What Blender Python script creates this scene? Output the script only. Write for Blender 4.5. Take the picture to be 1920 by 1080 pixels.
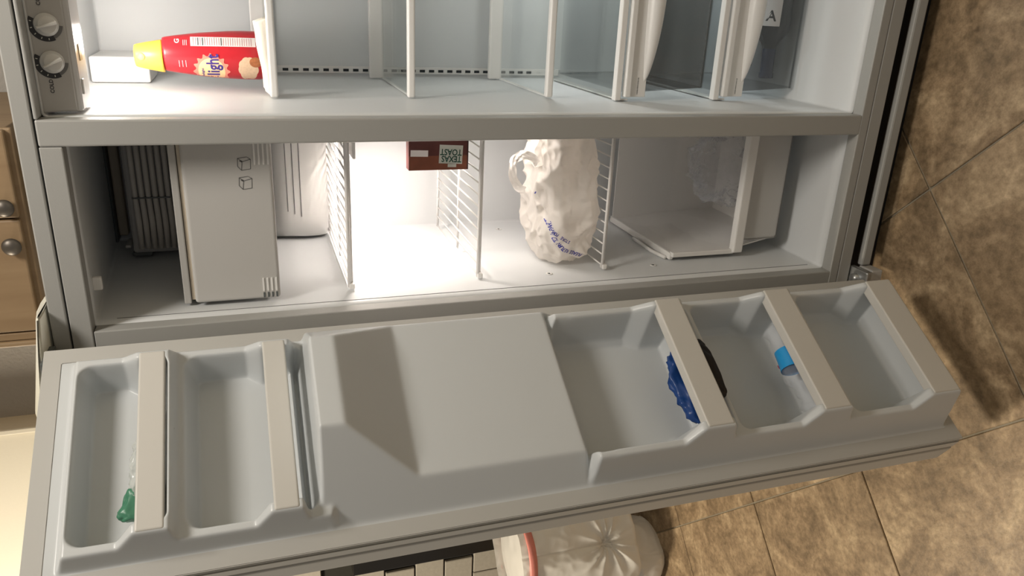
import bpy, bmesh, math, random
import numpy as np
from mathutils import Vector, Matrix, noise
from mathutils.bvhtree import BVHTree

random.seed(7)
for o in list(bpy.data.objects): bpy.data.objects.remove(o)
SC = bpy.context.scene
COL = SC.collection

# ------------------------------------------------------------------ camera (phone held sideways: world up is picture left)
cam_data = bpy.data.cameras.new('camera')
cam = bpy.data.objects.new('camera', cam_data); COL.objects.link(cam)
RC = [[0.04431408155016861, -0.31588619421932496, -0.9477616654402076],
      [-0.9326582640364007, -0.3530751305742994, 0.0740710111619173],
      [-0.35802908359653196, 0.8806553607805793, -0.3102600696632668]]
xc, yc, zc = [Vector(r) for r in RC]
m = Matrix((( xc.x, -yc.x, -zc.x, 0.24938797), (xc.y, -yc.y, -zc.y, -1.32381917),
            (xc.z, -yc.z, -zc.z, 1.22945329), (0, 0, 0, 1)))
cam.matrix_world = m
cam_data.sensor_fit = 'HORIZONTAL'; cam_data.sensor_width = 36.0
cam_data.lens = 1440.99653 / 1920 * 36.0
cam_data.clip_start = 0.02
SC.camera = cam

# ------------------------------------------------------------------ world, lamps, exposure
world = bpy.data.worlds.new('world'); SC.world = world; world.use_nodes = True
bg = world.node_tree.nodes['Background']
bg.inputs['Color'].default_value = (1.0, 0.965, 0.91, 1); bg.inputs['Strength'].default_value = 0.255

def area(name, loc, target, size, power, color, shape='DISK', spread=None):
    d = bpy.data.lights.new(name, 'AREA'); d.energy = power; d.color = color; d.shape = shape; d.size = size
    o = bpy.data.objects.new(name, d); COL.objects.link(o); o.location = loc
    if spread: d.spread = math.radians(spread)
    o.rotation_euler = (Vector(target) - Vector(loc)).to_track_quat('-Z', 'Y').to_euler()
    return o
def point(name, loc, radius, power, color):
    d = bpy.data.lights.new(name, 'POINT'); d.energy = power; d.color = color; d.shadow_soft_size = radius
    o = bpy.data.objects.new(name, d); COL.objects.link(o); o.location = loc
    return o
area('kitchen_ceiling_lamp', (0.55, -0.62, 2.4), (-0.1, -0.2, 0.4), 0.42, 22, (1.0, 0.93, 0.84))
area('hall_ceiling_lamp', (-2.3, 0.05, 2.4), (-1.5, 0.0, 0.0), 0.5, 75, (1.0, 0.88, 0.70))
area('freezer_lamp', (-0.012, 0.28, 1.020), (-0.30, 0.31, 0.975), 0.085, 2.1, (1.0, 0.88, 0.79), spread=140)
area('freezer_lower_fill', (-0.012, 0.22, 0.74), (-0.30, 0.30, 0.58), 0.14, 0.62, (1.0, 0.90, 0.82))  # added fill hidden behind the mullion, brightens the lower freezer
point('refrigerator_lamp', (0.145, 0.185, 1.484), 0.03, 3.4, (1.0, 0.92, 0.84))
area('drawer_fill', (0.494, 0.40, 0.13), (0.05, 0.36, 0.06), 0.10, 0.8, (1.0, 1.0, 0.97))  # added fill at the unseen right wall, lightens the lower drawer's inside
area('crisper_fill', (0.488, 0.42, 0.565), (0.05, 0.40, 0.30), 0.08, 1.0, (1.0, 1.0, 0.97))  # another added fill out of view, lifts the dark area under the shelves
SC.view_settings.view_transform = 'Standard'
SC.view_settings.look = 'None'
SC.view_settings.exposure = 0.0
SC.view_settings.gamma = 1.0
SC.view_settings.use_curve_mapping = False

# ------------------------------------------------------------------ materials
def new_mat(name):
    mt = bpy.data.materials.new(name); mt.use_nodes = True
    nt = mt.node_tree; return mt, nt, nt.nodes['Principled BSDF']
def mat(name, color, rough=0.4, metal=0.0, spec=0.5, bump=0.0, bscale=60, var=0.0, alpha=1.0, trans=0.0, ior=1.45, coat=0.0):
    mt, nt, b = new_mat(name)
    b.inputs['Base Color'].default_value = (*color, 1); b.inputs['Roughness'].default_value = rough
    b.inputs['Metallic'].default_value = metal; b.inputs['Specular IOR Level'].default_value = spec
    b.inputs['Alpha'].default_value = alpha; b.inputs['Transmission Weight'].default_value = trans
    b.inputs['IOR'].default_value = ior; b.inputs['Coat Weight'].default_value = coat
    if bump or var:
        tc = nt.nodes.new('ShaderNodeTexCoord'); n = nt.nodes.new('ShaderNodeTexNoise')
        n.inputs['Scale'].default_value = bscale; n.inputs['Detail'].default_value = 4
        nt.links.new(tc.outputs['Object'], n.inputs['Vector'])
        if bump:
            bp = nt.nodes.new('ShaderNodeBump'); bp.inputs['Strength'].default_value = bump; bp.inputs['Distance'].default_value = 0.002
            nt.links.new(n.outputs['Fac'], bp.inputs['Height']); nt.links.new(bp.outputs['Normal'], b.inputs['Normal'])
        if var:
            r = nt.nodes.new('ShaderNodeMapRange'); r.inputs['To Min'].default_value = 1 - var; r.inputs['To Max'].default_value = 1 + var
            mx = nt.nodes.new('ShaderNodeVectorMath'); mx.operation = 'SCALE'; mx.inputs[0].default_value = color
            nt.links.new(n.outputs['Fac'], r.inputs['Value']); nt.links.new(r.outputs['Result'], mx.inputs['Scale'])
            nt.links.new(mx.outputs['Vector'], b.inputs['Base Color'])
    return mt
M = {}
M['enamel'] = mat('cabinet_enamel', (0.36, 0.36, 0.345), 0.45, bump=0.05, bscale=400, var=0.015)
M['liner'] = mat('liner_plastic', (0.68, 0.70, 0.71), 0.40, spec=0.4, var=0.01, bscale=8)
M['doorliner'] = mat('door_liner_plastic', (0.59, 0.615, 0.625), 0.30, var=0.01, bscale=8)
M['bar'] = mat('retainer_bar_plastic', (0.60, 0.585, 0.545), 0.38, var=0.01, bscale=9)
M['gasket'] = mat('gasket_vinyl', (0.47, 0.465, 0.44), 0.5, var=0.01, bscale=9)
M['skin'] = mat('door_skin', (0.36, 0.35, 0.325), 0.42, bump=0.05, bscale=300, var=0.01)
M['white'] = mat('white_plastic', (0.80, 0.79, 0.77), 0.3, var=0.01, bscale=9)
M['panelgrey'] = mat('panel_grey_plastic', (0.46, 0.45, 0.43), 0.35, var=0.02, bscale=12)
M['dial'] = mat('dial_plastic', (0.66, 0.65, 0.62), 0.35, var=0.01)
M['print'] = mat('dark_print', (0.035, 0.036, 0.04), 0.6, var=0.1)
M['printgrey'] = mat('grey_print', (0.16, 0.16, 0.16), 0.6, var=0.1)
M['wire'] = mat('coated_wire', (0.82, 0.80, 0.78), 0.3, var=0.01)
def thin_clear(name, tint, rough, haze, hazecol):
    mt, nt, b = new_mat(name); out = nt.nodes['Material Output']
    b.inputs['Base Color'].default_value = (*hazecol, 1); b.inputs['Roughness'].default_value = 0.3
    tp = nt.nodes.new('ShaderNodeBsdfTransparent'); tp.inputs['Color'].default_value = (*tint, 1)
    gl = nt.nodes.new('ShaderNodeBsdfGlossy'); gl.inputs['Roughness'].default_value = rough
    lw = nt.nodes.new('ShaderNodeLayerWeight'); lw.inputs['Blend'].default_value = 0.5
    pw = nt.nodes.new('ShaderNodeMath'); pw.operation = 'POWER'; pw.inputs[1].default_value = 4.0
    fr_ = nt.nodes.new('ShaderNodeMath'); fr_.operation = 'MULTIPLY_ADD'; fr_.inputs[1].default_value = 0.55; fr_.inputs[2].default_value = 0.03
    nt.links.new(lw.outputs['Facing'], pw.inputs[0]); nt.links.new(pw.outputs[0], fr_.inputs[0])
    n = nt.nodes.new('ShaderNodeTexNoise'); n.inputs['Scale'].default_value = 7; n.inputs['Detail'].default_value = 3
    mr = nt.nodes.new('ShaderNodeMapRange'); mr.inputs['To Min'].default_value = haze * .7; mr.inputs['To Max'].default_value = haze * 1.3
    m1 = nt.nodes.new('ShaderNodeMixShader'); m2 = nt.nodes.new('ShaderNodeMixShader')
    nt.links.new(n.outputs['Fac'], mr.inputs['Value']); nt.links.new(mr.outputs['Result'], m1.inputs[0])
    nt.links.new(tp.outputs[0], m1.inputs[1]); nt.links.new(b.outputs[0], m1.inputs[2])
    nt.links.new(fr_.outputs[0], m2.inputs[0]); nt.links.new(m1.outputs[0], m2.inputs[1]); nt.links.new(gl.outputs[0], m2.inputs[2])
    nt.links.new(m2.outputs[0], out.inputs['Surface']); return mt
M['glass'] = thin_clear('shelf_glass', (0.97, 0.985, 0.98), 0.04, 0.03, (0.7, 0.8, 0.78))
M['clear'] = thin_clear('clear_drawer_plastic', (0.965, 0.975, 0.98), 0.06, 0.04, (0.6, 0.65, 0.67))
M['slot'] = mat('dark_slot', (0.02, 0.025, 0.03), 0.7, var=0.1)
M['darkgap'] = mat('black_recess', (0.006, 0.006, 0.006), 0.7, var=0.1)
M['icegrey'] = mat('ice_maker_grey', (0.42, 0.41, 0.40), 0.35, var=0.03, bscale=20)
M['icerib'] = mat('ice_maker_rib', (0.66, 0.62, 0.57), 0.3, var=0.03, bscale=20)
M['icedark'] = mat('ice_maker_dark', (0.10, 0.11, 0.11), 0.35, var=0.05, bscale=20)
M['beige'] = mat('beige_duct', (0.62, 0.54, 0.43), 0.5, var=0.05, bscale=25)
M['bin'] = mat('ice_bin_plastic', (0.52, 0.51, 0.49), 0.33, var=0.01, bscale=9)
M['steel'] = mat('hinge_steel', (0.45, 0.46, 0.46), 0.35, metal=0.8, var=0.05)
M['cream'] = mat('cream_plastic', (0.74, 0.73, 0.64), 0.45, var=0.02)
M['wall'] = mat('textured_wall_paint', (0.42, 0.40, 0.37), 0.85, bump=0.7, bscale=140, var=0.05)
M['olive'] = mat('shaded_wall_paint', (0.30, 0.31, 0.25), 0.85, bump=0.4, bscale=120, var=0.05)
M['creamwall'] = mat('cream_wall_paint', (0.80, 0.75, 0.62), 0.7, bump=0.1, bscale=120, var=0.02)
M['grout'] = mat('floor_grout', (0.27, 0.235, 0.175), 0.9, bump=0.5, bscale=200, var=0.1)
M['ceil'] = mat('ceiling_paint', (0.75, 0.72, 0.66), 0.9, bump=0.4, bscale=100, var=0.02)
M['blackglass'] = mat('black_panel', (0.012, 0.010, 0.008), 0.25, var=0.1)
M['brick'] = mat('painted_brick', (0.40, 0.37, 0.31), 0.8, bump=0.5, bscale=60, var=0.12)
M['mortar'] = mat('dark_mortar', (0.03, 0.028, 0.022), 0.9, bump=0.4, var=0.1)
M['knob'] = mat('aged_pewter_knob', (0.13, 0.115, 0.10), 0.42, metal=0.7, var=0.1, bscale=60)
M['yellow'] = mat('yellow_cap', (0.93, 0.60, 0.07), 0.35, var=0.03)
M['red'] = mat('red_sleeve', (0.50, 0.02, 0.03), 0.28, var=0.08, bscale=14)
M['labelwhite'] = mat('label_white', (0.85, 0.80, 0.78), 0.45, var=0.02)
M['labelpink'] = mat('label_fine_print', (0.50, 0.22, 0.22), 0.5, var=0.2, bscale=500)
M['sun'] = mat('label_sun', (0.93, 0.62, 0.33), 0.4, var=0.15, bscale=120)
M['sunhalo'] = mat('label_glow', (0.80, 0.28, 0.20), 0.4, var=0.1, bscale=120)
M['purple'] = mat('label_purple', (0.05, 0.03, 0.22), 0.4, var=0.05)
M['icecream'] = mat('label_ice_cream', (0.68, 0.50, 0.34), 0.45, var=0.2, bscale=220)
M['waffle'] = mat('label_waffle', (0.40, 0.14, 0.05), 0.45, var=0.4, bscale=300)
M['napkin'] = mat('cream_paper', (0.84, 0.79, 0.69), 0.8, bump=0.3, bscale=150, var=0.03)
M['boxred'] = mat('bread_box_card', (0.115, 0.03, 0.026), 0.5, var=0.6, bscale=22)
M['boxorange'] = mat('bread_box_lower_print', (0.20, 0.06, 0.03), 0.5, var=0.35, bscale=40)
M['boxdark'] = mat('bread_box_dark_side', (0.05, 0.02, 0.02), 0.5, var=0.2)
M['green'] = mat('dark_green_ink', (0.01, 0.07, 0.045), 0.5, var=0.05)
M['label'] = mat('pale_label', (0.62, 0.63, 0.57), 0.5, var=0.04, bscale=40)
M['navy'] = mat('blue_pouch', (0.012, 0.055, 0.22), 0.35, bump=0.2, bscale=40, var=0.15)
M['black'] = mat('black_pouch', (0.006, 0.006, 0.008), 0.4, bump=0.2, bscale=40, var=0.1)
M['skyblue'] = mat('blue_wrapper', (0.02, 0.30, 0.66), 0.25, bump=0.5, bscale=60, var=0.1)
M['inkred'] = mat('wrapper_red_ink', (0.45, 0.03, 0.10), 0.4, var=0.1)
M['palegreen'] = mat('green_wrapper', (0.06, 0.21, 0.13), 0.35, bump=0.5, bscale=60, var=0.2)
M['wine'] = mat('dark_wine_glass', (0.014, 0.018, 0.024), 0.08, spec=0.6, var=0.1)
M['foil'] = mat('wine_neck_foil', (0.015, 0.025, 0.06), 0.25, var=0.1)
M['amber'] = mat('amber_glass', (0.17, 0.075, 0.02), 0.1, var=0.5, bscale=40)
M['amberlabel'] = mat('gold_paper_label', (0.45, 0.32, 0.12), 0.5, var=0.3, bscale=60)
M['blueink'] = mat('blue_ink', (0.03, 0.04, 0.30), 0.5, var=0.1)
M['pink'] = mat('pink_drawstring', (0.72, 0.26, 0.22), 0.4, bump=0.4, bscale=60, var=0.1)
M['orange'] = mat('orange_plastic', (0.75, 0.38, 0.14), 0.5, var=0.05)

def wood_mat():
    mt, nt, b = new_mat('pale_maple')
    tc = nt.nodes.new('ShaderNodeTexCoord'); mp = nt.nodes.new('ShaderNodeMapping'); mp.inputs['Scale'].default_value = (9, 9, 1.2)
    n = nt.nodes.new('ShaderNodeTexNoise'); n.inputs['Scale'].default_value = 3.5; n.inputs['Detail'].default_value = 6; n.inputs['Distortion'].default_value = 0.6
    cr = nt.nodes.new('ShaderNodeValToRGB')
    cr.color_ramp.elements[0].position = 0.3; cr.color_ramp.elements[0].color = (0.25, 0.165, 0.09, 1)
    cr.color_ramp.elements[1].position = 0.7; cr.color_ramp.elements[1].color = (0.31, 0.215, 0.122, 1)
    nt.links.new(tc.outputs['Object'], mp.inputs['Vector']); nt.links.new(mp.outputs['Vector'], n.inputs['Vector'])
    nt.links.new(n.outputs['Fac'], cr.inputs['Fac']); nt.links.new(cr.outputs['Color'], b.inputs['Base Color'])
    b.inputs['Roughness'].default_value = 0.45
    return mt
M['wood'] = wood_mat()
def tile_mat():
    mt, nt, b = new_mat('travertine_tile')
    tc = nt.nodes.new('ShaderNodeTexCoord'); oi = nt.nodes.new('ShaderNodeObjectInfo')
    sc = nt.nodes.new('ShaderNodeMath'); sc.operation = 'MULTIPLY'; sc.inputs[1].default_value = 37.0
    add = nt.nodes.new('ShaderNodeVectorMath'); add.operation = 'ADD'
    nt.links.new(oi.outputs['Random'], sc.inputs[0]); nt.links.new(tc.outputs['Object'], add.inputs[0]); nt.links.new(sc.outputs[0], add.inputs[1])
    n1 = nt.nodes.new('ShaderNodeTexNoise'); n1.inputs['Scale'].default_value = 7.5; n1.inputs['Detail'].default_value = 9; n1.inputs['Roughness'].default_value = 0.62; n1.inputs['Distortion'].default_value = 0.9
    n2 = nt.nodes.new('ShaderNodeTexNoise'); n2.inputs['Scale'].default_value = 58; n2.inputs['Detail'].default_value = 6; n2.inputs['Roughness'].default_value = 0.7
    for n in (n1, n2): nt.links.new(add.outputs['Vector'], n.inputs['Vector'])
    cr = nt.nodes.new('ShaderNodeValToRGB'); e = cr.color_ramp.elements
    e[0].position = 0.30; e[0].color = (0.175, 0.122, 0.070, 1)
    e[1].position = 0.72; e[1].color = (0.58, 0.44, 0.28, 1)
    k = e.new(0.5); k.color = (0.34, 0.242, 0.145, 1)
    nt.links.new(n1.outputs['Fac'], cr.inputs['Fac'])
    cr2 = nt.nodes.new('ShaderNodeValToRGB'); cr2.color_ramp.elements[0].position = 0.34; cr2.color_ramp.elements[0].color = (0.52, 0.50, 0.46, 1)
    cr2.color_ramp.elements[1].position = 0.66; cr2.color_ramp.elements[1].color = (1.15, 1.15, 1.15, 1)
    nt.links.new(n2.outputs['Fac'], cr2.inputs['Fac'])
    mx = nt.nodes.new('ShaderNodeMix'); mx.data_type = 'RGBA'; mx.blend_type = 'MULTIPLY'; mx.inputs['Factor'].default_value = 0.85
    nt.links.new(cr.outputs['Color'], mx.inputs[6]); nt.links.new(cr2.outputs['Color'], mx.inputs[7])
    nt.links.new(mx.outputs[2], b.inputs['Base Color'])
    bp = nt.nodes.new('ShaderNodeBump'); bp.inputs['Strength'].default_value = 0.25; bp.inputs['Distance'].default_value = 0.003
    nt.links.new(n2.outputs['Fac'], bp.inputs['Height']); nt.links.new(bp.outputs['Normal'], b.inputs['Normal'])
    b.inputs['Roughness'].default_value = 0.42
    return mt
M['tile'] = tile_mat()
def film_mat(name, color, translucent, clear, rough=0.3, wr=35):
    mt, nt, b = new_mat(name)
    b.inputs['Base Color'].default_value = (*color, 1); b.inputs['Roughness'].default_value = rough
    out = nt.nodes['Material Output']
    tr = nt.nodes.new('ShaderNodeBsdfTranslucent'); tr.inputs['Color'].default_value = (*color, 1)
    tp = nt.nodes.new('ShaderNodeBsdfTransparent')
    m1 = nt.nodes.new('ShaderNodeMixShader'); m1.inputs[0].default_value = translucent
    m2 = nt.nodes.new('ShaderNodeMixShader'); m2.inputs[0].default_value = clear
    nt.links.new(b.outputs[0], m1.inputs[1]); nt.links.new(tr.outputs[0], m1.inputs[2])
    nt.links.new(m1.outputs[0], m2.inputs[1]); nt.links.new(tp.outputs[0], m2.inputs[2]); nt.links.new(m2.outputs[0], out.inputs['Surface'])
    tc = nt.nodes.new('ShaderNodeTexCoord'); n = nt.nodes.new('ShaderNodeTexNoise'); n.inputs['Scale'].default_value = wr; n.inputs['Detail'].default_value = 5
    bp = nt.nodes.new('ShaderNodeBump'); bp.inputs['Strength'].default_value = 0.7; bp.inputs['Distance'].default_value = 0.012
    n.noise_type = 'RIDGED_MULTIFRACTAL'; n.inputs['Roughness'].default_value = 0.45
    nt.links.new(tc.outputs['Object'], n.inputs['Vector']); nt.links.new(n.outputs['Fac'], bp.inputs['Height'])
    for s in (b, tr): nt.links.new(bp.outputs['Normal'], s.inputs['Normal'])
    return mt
M['bag'] = film_mat('white_bag_film', (0.90, 0.86, 0.81), 0.42, 0.08)
M['trashbag'] = film_mat('trash_bag_film', (0.86, 0.84, 0.79), 0.25, 0.04, wr=12)
M['clearfilm'] = film_mat('clear_bag_film', (0.80, 0.83, 0.90), 0.2, 0.80, 0.12, 60)
M['clearfilm2'] = film_mat('clear_label_film', (0.80, 0.84, 0.82), 0.2, 0.45, 0.12, 60)

# ------------------------------------------------------------------ helpers
def link(name, me, material, parent=None):
    o = bpy.data.objects.new(name, me); COL.objects.link(o)
    if material is not None and not me.materials: me.materials.append(material)
    if parent is not None:
        o.parent = parent; o.matrix_parent_inverse = WORLD[parent.name].inverted()
    WORLD[o.name] = Matrix.Identity(4)
    return o
WORLD = {}
def from_bm(name, bm, material, parent=None, smooth=False):
    bmesh.ops.recalc_face_normals(bm, faces=bm.faces[:])
    me = bpy.data.meshes.new(name); bm.to_mesh(me); bm.free()
    if smooth: me.shade_smooth()
    return link(name, me, material, parent)
def empty(name, loc, label, cat, group=None):
    o = bpy.data.objects.new(name, None); COL.objects.link(o); o.location = loc
    WORLD[o.name] = Matrix.Translation(loc); o.empty_display_size = 0.05
    return tag(o, label, cat, group)
def tag(o, label, cat, group=None):
    o['label'] = label; o['category'] = cat
    if group: o['group'] = group
    return o
def struct(o):
    o['kind'] = 'structure'; return o
def add_box(bm, a, b, bev=0.0, seg=2, f=None):
    a = Vector(a); b = Vector(b)
    r = bmesh.ops.create_cube(bm, size=1.0)
    for v in r['verts']:
        v.co = Vector((a.x + (v.co.x + .5) * (b.x - a.x), a.y + (v.co.y + .5) * (b.y - a.y), a.z + (v.co.z + .5) * (b.z - a.z)))
    vs = r['verts']
    if bev > 0:
        es = list({e for v in vs for e in v.link_edges})
        rr = bmesh.ops.bevel(bm, geom=es, offset=bev, segments=seg, affect='EDGES', profile=0.5)
        vs = list({v for fc in rr['faces'] for v in fc.verts} | {v for v in vs if v.is_valid})
        seen = set(vs); stack = list(vs)
        while stack:
            v = stack.pop()
            for e in v.link_edges:
                w = e.other_vert(v)
                if w not in seen: seen.add(w); stack.append(w)
        vs = list(seen)
    if f:
        for v in vs: v.co = Vector(f(v.co))
    return vs
def box(name, a, b, mt, parent=None, bev=0.0, seg=2, f=None, smooth=False):
    bm = bmesh.new(); add_box(bm, a, b, bev, seg, f)
    return from_bm(name, bm, mt, parent, smooth)
def add_tube(bm, pts, r, n=8, cap=True):
    pts = [Vector(p) for p in pts]; rings = []
    for i, p in enumerate(pts):
        t = (pts[min(i + 1, len(pts) - 1)] - pts[max(i - 1, 0)]).normalized()
        u = t.cross(Vector((0, 0, 1)))
        if u.length < 0.1: u = t.cross(Vector((0, 1, 0)))
        u.normalize(); w = t.cross(u).normalized()
        rr = r[i] if isinstance(r, (list, tuple)) else r
        rings.append([bm.verts.new(p + (u * math.cos(2 * math.pi * k / n) + w * math.sin(2 * math.pi * k / n)) * rr) for k in range(n)])
    for a, b in zip(rings, rings[1:]):
        for k in range(n): bm.faces.new((a[k], a[(k + 1) % n], b[(k + 1) % n], b[k]))
    if cap:
        bm.faces.new(rings[0]); bm.faces.new(rings[-1])
def tube(name, pts, r, mt, parent=None, n=8):
    bm = bmesh.new(); add_tube(bm, pts, r, n); return from_bm(name, bm, mt, parent, True)
def add_lathe(bm, c, axis, prof, n=40, sx=1.0, sy=1.0, ref=None):
    """prof: list of (height along axis, radius)"""
    c = Vector(c); ax = Vector(axis).normalized()
    u = Vector(ref) if ref else ax.cross(Vector((0.3, 1, 0.2)))
    u = (u - ax * u.dot(ax)).normalized(); w = ax.cross(u)
    rings = []
    for h, r in prof:
        if r < 1e-6: rings.append([bm.verts.new(c + ax * h)])
        else: rings.append([bm.verts.new(c + ax * h + u * (math.cos(2 * math.pi * k / n) * r * sx) + w * (math.sin(2 * math.pi * k / n) * r * sy)) for k in range(n)])
    for a, b in zip(rings, rings[1:]):
        for k in range(n):
            if len(a) == 1 and len(b) == 1: continue
            if len(a) == 1: bm.faces.new((a[0], b[k], b[(k + 1) % n]))
            elif len(b) == 1: bm.faces.new((a[k], b[0], a[(k + 1) % n]))
            else: bm.faces.new((a[k], a[(k + 1) % n], b[(k + 1) % n], b[k]))
def lathe(name, c, axis, prof, mt, parent=None, n=40, sx=1, sy=1, ref=None, smooth=True):
    bm = bmesh.new(); add_lathe(bm, c, axis, prof, n, sx, sy, ref)
    return from_bm(name, bm, mt, parent, smooth)
def grid_mesh(P, closed_u=False):
    """P: array (nu, nv, 3) -> bmesh"""
    bm = bmesh.new(); nu, nv = len(P), len(P[0])
    V = [[bm.verts.new(P[i][j]) for j in range(nv)] for i in range(nu)]
    for i in range(nu if closed_u else nu - 1):
        for j in range(nv - 1):
            bm.faces.new((V[i][j], V[(i + 1) % nu][j], V[(i + 1) % nu][j + 1], V[i][j + 1]))
    return bm
def text_tris(s, size, bold=True):
    cu = bpy.data.curves.new('t', 'FONT'); cu.body = s; cu.size = size; cu.resolution_u = 3
    cu.align_x = 'CENTER'; cu.align_y = 'CENTER'; cu.offset = size * 0.022 if bold else 0
    o = bpy.data.objects.new('t', cu); COL.objects.link(o)
    bpy.context.view_layer.update()
    me = bpy.data.meshes.new_from_object(o.evaluated_get(bpy.context.evaluated_depsgraph_get()))
    vs = [v.co.copy() for v in me.vertices]; fs = [tuple(p.vertices) for p in me.polygons]
    bpy.data.objects.remove(o); bpy.data.curves.remove(cu); bpy.data.meshes.remove(me)
    return vs, fs
def place(vs, fs, o, right, up, mt, name, parent, bvh=None, ray=None, off=0.0006, sx=1.0, bm=None):
    """flat print laid on a plane or projected on to a body"""
    o = Vector(o); right = Vector(right).normalized(); up = Vector(up).normalized()
    own = bm is None
    if own: bm = bmesh.new()
    new = []
    for v in vs:
        p = o + right * v[0] * sx + up * v[1]
        if bvh:
            hit = bvh.ray_cast(p, Vector(ray))
            p = hit[0] - Vector(ray).normalized() * off if hit[0] is not None else None
        new.append(bm.verts.new(p) if p is not None else None)
    for f in fs:
        q = [new[i] for i in f]
        if all(x is not None for x in q):
            if bvh and max((a.co - b.co).length for a in q for b in q) > 0.03: continue
            try: bm.faces.new(q)
            except ValueError: pass
    if own:
        bmesh.ops.delete(bm, geom=[v for v in bm.verts if not v.link_faces], context='VERTS')
        me = bpy.data.meshes.new(name); bm.to_mesh(me); bm.free()
        return link(name, me, mt, parent)
def grid_shape(w, h, inside, n=24):
    vs, fs = [], []
    nx, ny = n, max(2, int(n * h / w)); idx = {}
    for i in range(nx + 1):
        for j in range(ny + 1):
            idx[i, j] = len(vs); vs.append((-w / 2 + w * i / nx, -h / 2 + h * j / ny))
    for i in range(nx):
        for j in range(ny):
            x, y = -w / 2 + w * (i + .5) / nx, -h / 2 + h * (j + .5) / ny
            if inside(x, y): fs.append((idx[i, j], idx[i + 1, j], idx[i + 1, j + 1], idx[i, j + 1]))
    return vs, fs
def bvh_of(*objs):
    vs, fs = [], []
    for o in objs:
        k = len(vs); vs += [v.co.copy() for v in o.data.vertices]; fs += [tuple(i + k for i in p.vertices) for p in o.data.polygons]
    return BVHTree.FromPolygons(vs, fs)

# ------------------------------------------------------------------ measures of the refrigerator (metres)
H = 1.5; WF = 0.3096; MU = 0.0409; TOP = 1.5597; FL = -0.15; DEEP = 0.5145
XL = -0.362; XR = 0.545

# ================================================================== THE SETTING
floor = struct(box('floor', (-4.2, -2.6, FL - 0.05), (1.6, 3.0, FL - 0.004), M['grout']))
tm = None
s2 = math.sqrt(.5); TS = 0.503
cands = []
for i in range(-9, 6):
    for j in range(-9, 8):
        uu = -0.128 + (i + .5) * TS; vv = -0.02 + (j + .5) * TS
        x = (uu + vv) * s2; y = (uu - vv) * s2
        if -3.4 < x < 1.3 and -1.7 < y < 2.4: cands.append((x, y))
bm = bmesh.new(); add_box(bm, (-TS / 2 + .0022, -TS / 2 + .0022, -0.006), (TS / 2 - .0022, TS / 2 - .0022, 0.0), 0.0016, 1)
tme = bpy.data.meshes.new('tile'); bm.to_mesh(tme); bm.free(); tme.materials.append(M['tile'])
rnd = random.Random(3)
for x, y in cands:
    o = bpy.data.objects.new('tile', tme); COL.objects.link(o)
    o.parent = floor; o.location = (x, y, FL + 0.0005 * rnd.random()); o.rotation_euler = (0, 0, math.pi / 4 + rnd.choice([0, 1, 2, 3]) * math.pi / 2)

struct(box('wall_back', (-0.86, 0.76, FL), (1.5, 0.86, 2.45), M['wall']))
struct(box('wall_far', (-4.2, 2.3, FL), (-0.86, 2.4, 2.45), M['creamwall']))
struct(box('ceiling', (-4.2, -2.6, 2.45), (1.6, 3.0, 2.5), M['ceil']))
struct(box('wall_right', (1.5, -2.6, FL), (1.6, 0.86, 2.45), M['creamwall']))
# pale slab door standing left of the upper cabinet
d1 = struct(box('door_1', (-1.36, 0.70, FL), (-0.865, 0.745, 2.1), M['creamwall'], bev=0.003))
struct(box('trim_1', (-0.868, 0.69, FL), (-0.852, 0.765, 2.12), M['creamwall'], bev=0.003))

# ================================================================== REFRIGERATOR
fr = empty('refrigerator', (0.09, 0.35, FL), 'bisque side-by-side refrigerator with its freezer side open and shelves bare', 'refrigerator')
F = lambda n, a, b, mt='enamel', bev=0.0, par=None, **k: box(n, a, b, M[mt], par or fr, bev, **k)

# cabinet shell: top, side skins, face frame
bm = bmesh.new()
add_box(bm, (XL, 0.004, TOP - 0.012), (XR, 0.72, TOP), 0.004)
add_box(bm, (XL, 0.004, -0.058), (XL + 0.02, 0.72, TOP - 0.006), 0.003)
add_box(bm, (XR - 0.02, 0.004, -0.058), (XR, 0.72, TOP - 0.006), 0.003)
add_box(bm, (XL, 0.70, -0.058), (XR, 0.72, TOP - 0.006), 0.0)
add_box(bm, (XL, 0.004, -0.058), (XR, 0.72, -0.045), 0.003)
from_bm('cabinet_shell', bm, M['enamel'], fr)
F('top_rail', (XL, 0.0, 1.5345), (XR, 0.03, TOP), bev=0.0025)
F('header', (XL + 0.012, 0.0, H), (-0.0005, 0.03, 1.5318), bev=0.0018)
F('header', (MU + 0.0005, 0.0, 1.5265), (XR - 0.012, 0.03, 1.5318), bev=0.0018)
F('mullion', (0.0, 0.0, -0.004), (MU, 0.04, 1.5318), bev=0.003)
F('side_stile', (XL, 0.0, -0.056), (XL + 0.0115, 0.03, 1.533), bev=0.002)
F('side_stile', (XL + 0.0125, 0.0008, -0.02), (-WF, 0.03, H - 0.001), bev=0.002)
F('side_stile', (0.50, 0.0, -0.056), (XR, 0.03, 1.533), bev=0.002)
F('sill', (XL + 0.012, 0.0, -0.0235), (XR - 0.012, 0.03, -0.0015), bev=0.0022)
F('sill', (XL + 0.012, 0.0, -0.056), (XR - 0.012, 0.03, -0.0245), bev=0.0022)

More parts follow.
